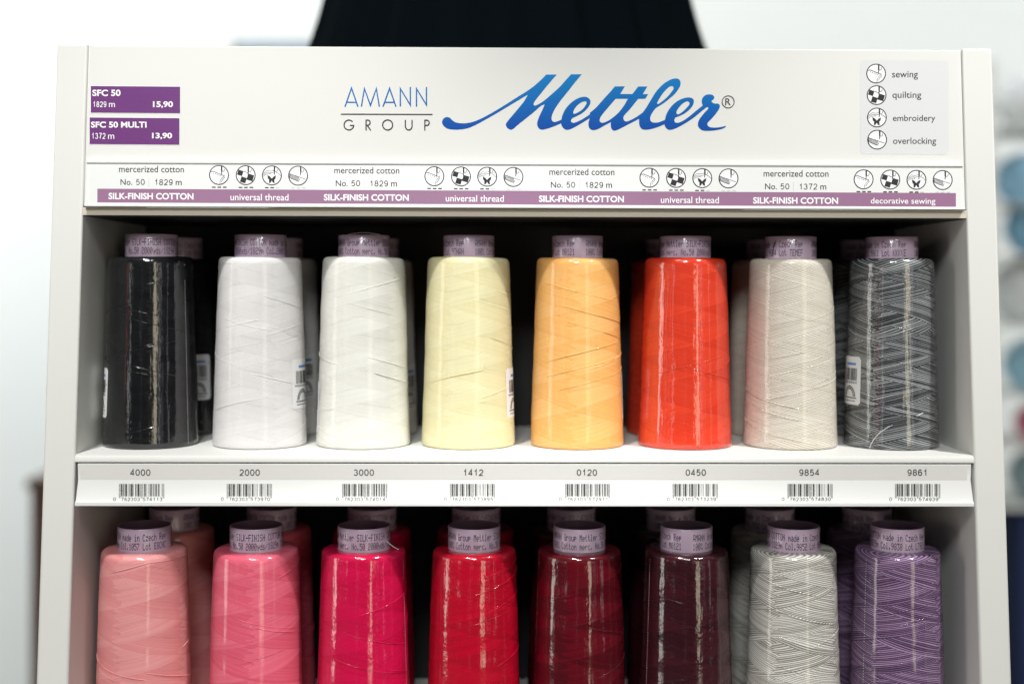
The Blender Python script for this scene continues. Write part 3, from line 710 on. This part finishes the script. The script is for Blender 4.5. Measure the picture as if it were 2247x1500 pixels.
label_part(us[0], -96, -50, 66, 178); label_part(us[1], 54, 99, 86, 198); label_part(us[2], -114, -66, 32, 146); label_part(us[3], 57, 103, 66, 178); label_part(us[4], 76, 120, 60, 172)
label_part(us[7], -102, -58, 96, 206); label_part(rus[0], 20, 62, 86, 196); label_part(rus[1], 26, 70, 90, 200); label_part(rus[2], 40, 82, 60, 172)
seam(us[0], 64); seam(us[4], -84); seam(us[3], -80); seam(us[6], -74); seam(ls[2], 72); seam(ls[7], -62); seam(ls[5], -66)
hr = RC + 1
strand(us[2], [cyl(-.9, HC - 3, hr), cyl(-.6, HC + 2, 48), cyl(-.1, HC + 5.5, 40), cyl(.5, HC + 4, 44), cyl(1.0, HC - 1, hr), cyl(1.1, HC - 8, hr)], .7, PAPERW)
strand(us[6], [cyl(-.95, HC - 44, RC + 3), cyl(-.9, HC - 20, RC + 2), cyl(-.8, HC - 1, RC + 1), cyl(-.3, HC + 6, 46), cyl(.3, HC + 5, 46), cyl(.8, HC - 1, RC)], .8, DARK)  # dark strand put in for the shadow line on this cone
strand(us[7], [cyl(-.75, 2, rad(2) + 1), cyl(-.7, 20, rad(20) + 1.5), cyl(-.5, 45, rad(45) + 1.5), cyl(-.2, 62, rad(62) + 1.5), cyl(.15, 72, rad(72) + 1), cyl(.4, 84, rad(84) + .6)], .75, WHITEINK)
strand(ls[2], [cyl(1.05, HC - 30, RC + 1), cyl(1.15, HC - 38, RC + 8), cyl(1.2, HC - 46, RC + 16), cyl(1.25, HB + 1, RC + 26)], .6, PAPERW)

# ------------------------------------------------------------------ what shows around it
WALL = grained('white_plaster', (0.80, 0.82, 0.81), 0.7, 0.03, 6, 0.02)
YW = 2.6 / S
bm = bmesh.new(); box(bm, -9000, 9000, YW, YW + 300, -4600, 7000)
tag(obj('back_wall', bm, WALL), kind='structure')
bm = bmesh.new(); box(bm, -9000, 9000, -9000, YW, -4700, -4600)
tag(obj('floor', bm, grained('grey_floor', (0.42, 0.42, 0.40), 0.45, 0.1, 8, 0.03)), kind='structure')
# white pillar beside the cabinet
p0 = at(-60, 500, 1500); p1 = at(165, 500, 1500)
# dark flared skirt behind the header
YS = 900.0
bm = bmesh.new(); cxs = (at(1119, 60, YS).x); seg = 120; rings = []
zs_ = [at(1119, 1200, YS).z, at(1119, 420, YS).z, at(1119, 105, YS).z, at(1119, 50, YS).z, at(1119, 0, YS).z, at(1119, -90, YS).z, at(1119, -200, YS).z]
ws_ = [1150, 1010, 886, 845, 815, 770, 700]
for z, w in zip(zs_, ws_):
    r = w / 2 * (D + YS + 300) / D
    rings.append([bm.verts.new(((cxs + (r + r * .028 * (math.cos(22 * t) + .6 * math.cos(37 * t + 1))) * math.sin(t)) * S, (YS + 330 - (330 + 12 * math.cos(22 * t) + 8 * math.cos(37 * t + 1)) * math.cos(t)) * S, z * S)) for t in [2 * math.pi * i / seg for i in range(seg)]])
for a, b_ in zip(rings, rings[1:]):
    for i in range(seg): bm.faces.new((a[i], a[(i + 1) % seg], b_[(i + 1) % seg], b_[i]))
bm.faces.new(rings[-1])
tag(obj('flared_skirt', bm, grained('black_cloth', (0.003, 0.007, 0.010), 0.9, 0.3, 900, .2, 0, .08), smooth=60), 'black flared skirt with soft folds, blurred behind the white header panel', 'skirt')
q0 = at(510, 88, 4800); q1 = at(720, 300, 4800)
bbx = tag(empty('storage_box', ((q0.x + q1.x) / 2, 5100, q1.z)), 'pale blue box with a dark end, blurred beside the black skirt', 'box'); hw_ = (q1.x - q0.x) / 2; hh = q0.z - q1.z
bm = bmesh.new(); box(bm, -hw_ + 30, hw_, -280, 280, 0, hh); obj('body', bm, grained('blue_card', (.50, .60, .75), .6, .1, 30, .1), bbx, bevel=5)
bm = bmesh.new(); box(bm, -hw_, -hw_ + 29, -285, 285, -4, hh + 4); obj('end_panel', bm, grained('slate_card', (.25, .27, .29), .6, .1, 30, .1), bbx, bevel=4)
bm = bmesh.new(); box(bm, q0.x - 500, q1.x + 300, 4760, 5460, q1.z - 45, q1.z - 5); sh_ = obj('wall_shelf', bm, WHITE, bevel=5); tag(sh_, 'white shelf board behind the header, carrying a pale blue box', 'shelf')
# rack of folded fabric far behind on the bright side
rk = tag(empty('fabric_rack', (0, 0, -4600)), 'blurred white rack of folded fabric standing beyond the cabinet', 'rack')
YR = 5200.0
rx0, rx1 = at(2185, 500, YR).x, at(2500, 500, YR).x
def rp(name, bm, m, **k):
    bmesh.ops.translate(bm, verts=bm.verts, vec=(0, 0, 4600 * S)); return obj(name, bm, m, rk, **k)
bm = bmesh.new(); box(bm, rx0 - 12, rx0 + 10, YR + 20, YR + 700, -4600, at(2200, 130, YR).z); rp('post', bm, WHITE)
bm = bmesh.new(); box(bm, rx1 - 10, rx1 + 30, YR + 20, YR + 700, -4600, at(2200, 130, YR).z); rp('post', bm, WHITE)
def yarn(px, py, rpx, col, label, y=None):
    y = y or YR + 320; q = at(px, py, y); r = rpx * (D + y) / D; bm = bmesh.new()
    bmesh.ops.create_uvsphere(bm, u_segments=40, v_segments=24, radius=r * S)
    for v in bm.verts:
        d = v.co.normalized(); v.co *= 1 + .03 * math.sin(9 * d.x + 14 * d.z) + .025 * math.sin(17 * d.y - 11 * d.z)
    o = obj('yarn_ball', bm, grained('wool_' + label.split()[0], col, .9, .12, 90, .5), smooth=180); o.location = q * S
    tag(o, label, 'yarn ball', 'yarn balls in the rack beyond the cabinet')
    return q.z - r
for px, py, rp_, col, lab in (
    (2258, 225, 66, (.86, .88, .90), 'white wool ball, topmost in the blurred rack beyond the cabinet'),
    (2242, 395, 58, (.34, .60, .80), 'azure wool ball under the white topmost one in the blurred rack'),
    (2268, 500, 62, (.30, .58, .80), 'pale sky blue wool ball between an azure one and a white one'),
    (2244, 640, 70, (.86, .89, .92), 'snowy wool ball in the middle of the blurred rack'),
    (2262, 800, 58, (.42, .72, .90), 'icy blue wool ball under the snowy one in the blurred rack'),
    (2268, 925, 40, (.72, .18, .28), 'crimson wool ball, the only red one in the blurred rack'),
    (2270, 1040, 55, (.36, .48, .52), 'teal grey wool ball above the navy cloth in the blurred rack')):
    zb_ = yarn(px, py, rp_, col, lab)
    bm = bmesh.new(); box(bm, rx0 + 11, rx1 - 11, YR + 22, YR + 690, zb_ - 14, zb_ - 1); rp('rack_shelf', bm, WHITE)
za, zb_ = at(2240, 1560, YR).z, at(2240, 1130, YR).z
bm = bmesh.new(); box(bm, at(2250, 1200, YR).x, rx1 - 14, YR + 40, YR + 600, za, zb_)
tag(obj('folded_cloth', bm, grained('navy_cloth', (.010, .025, .10), .85, .15, 60, .3), bevel=28), 'tall navy folded cloth at the bottom of the blurred rack', 'cloth')
bm = bmesh.new(); box(bm, rx0 + 11, rx1 - 11, YR + 22, YR + 690, za - 14, za - 1); rp('rack_shelf', bm, WHITE)

# dim wooden plinth far behind the pale side
YP = 4200.0; q0 = at(56, 1050, YP); REDW = grained('brown_wood', (0.11, 0.06, 0.045), .5, .3, 12, .2)
pl = tag(empty('wooden_plinth', (q0.x + 500, YP + 400, -4600)), 'brown wooden plinth, blurred beside the lower edge of the cabinet', 'plinth')
hz = 4600 + q0.z
bm = bmesh.new(); box(bm, -480, 480, -380, 380, 0, hz - 60); obj('body', bm, REDW, pl, bevel=10)
bm = bmesh.new(); box(bm, -500, 500, -400, 400, hz - 60, hz); obj('top_slab', bm, REDW, pl, bevel=12)
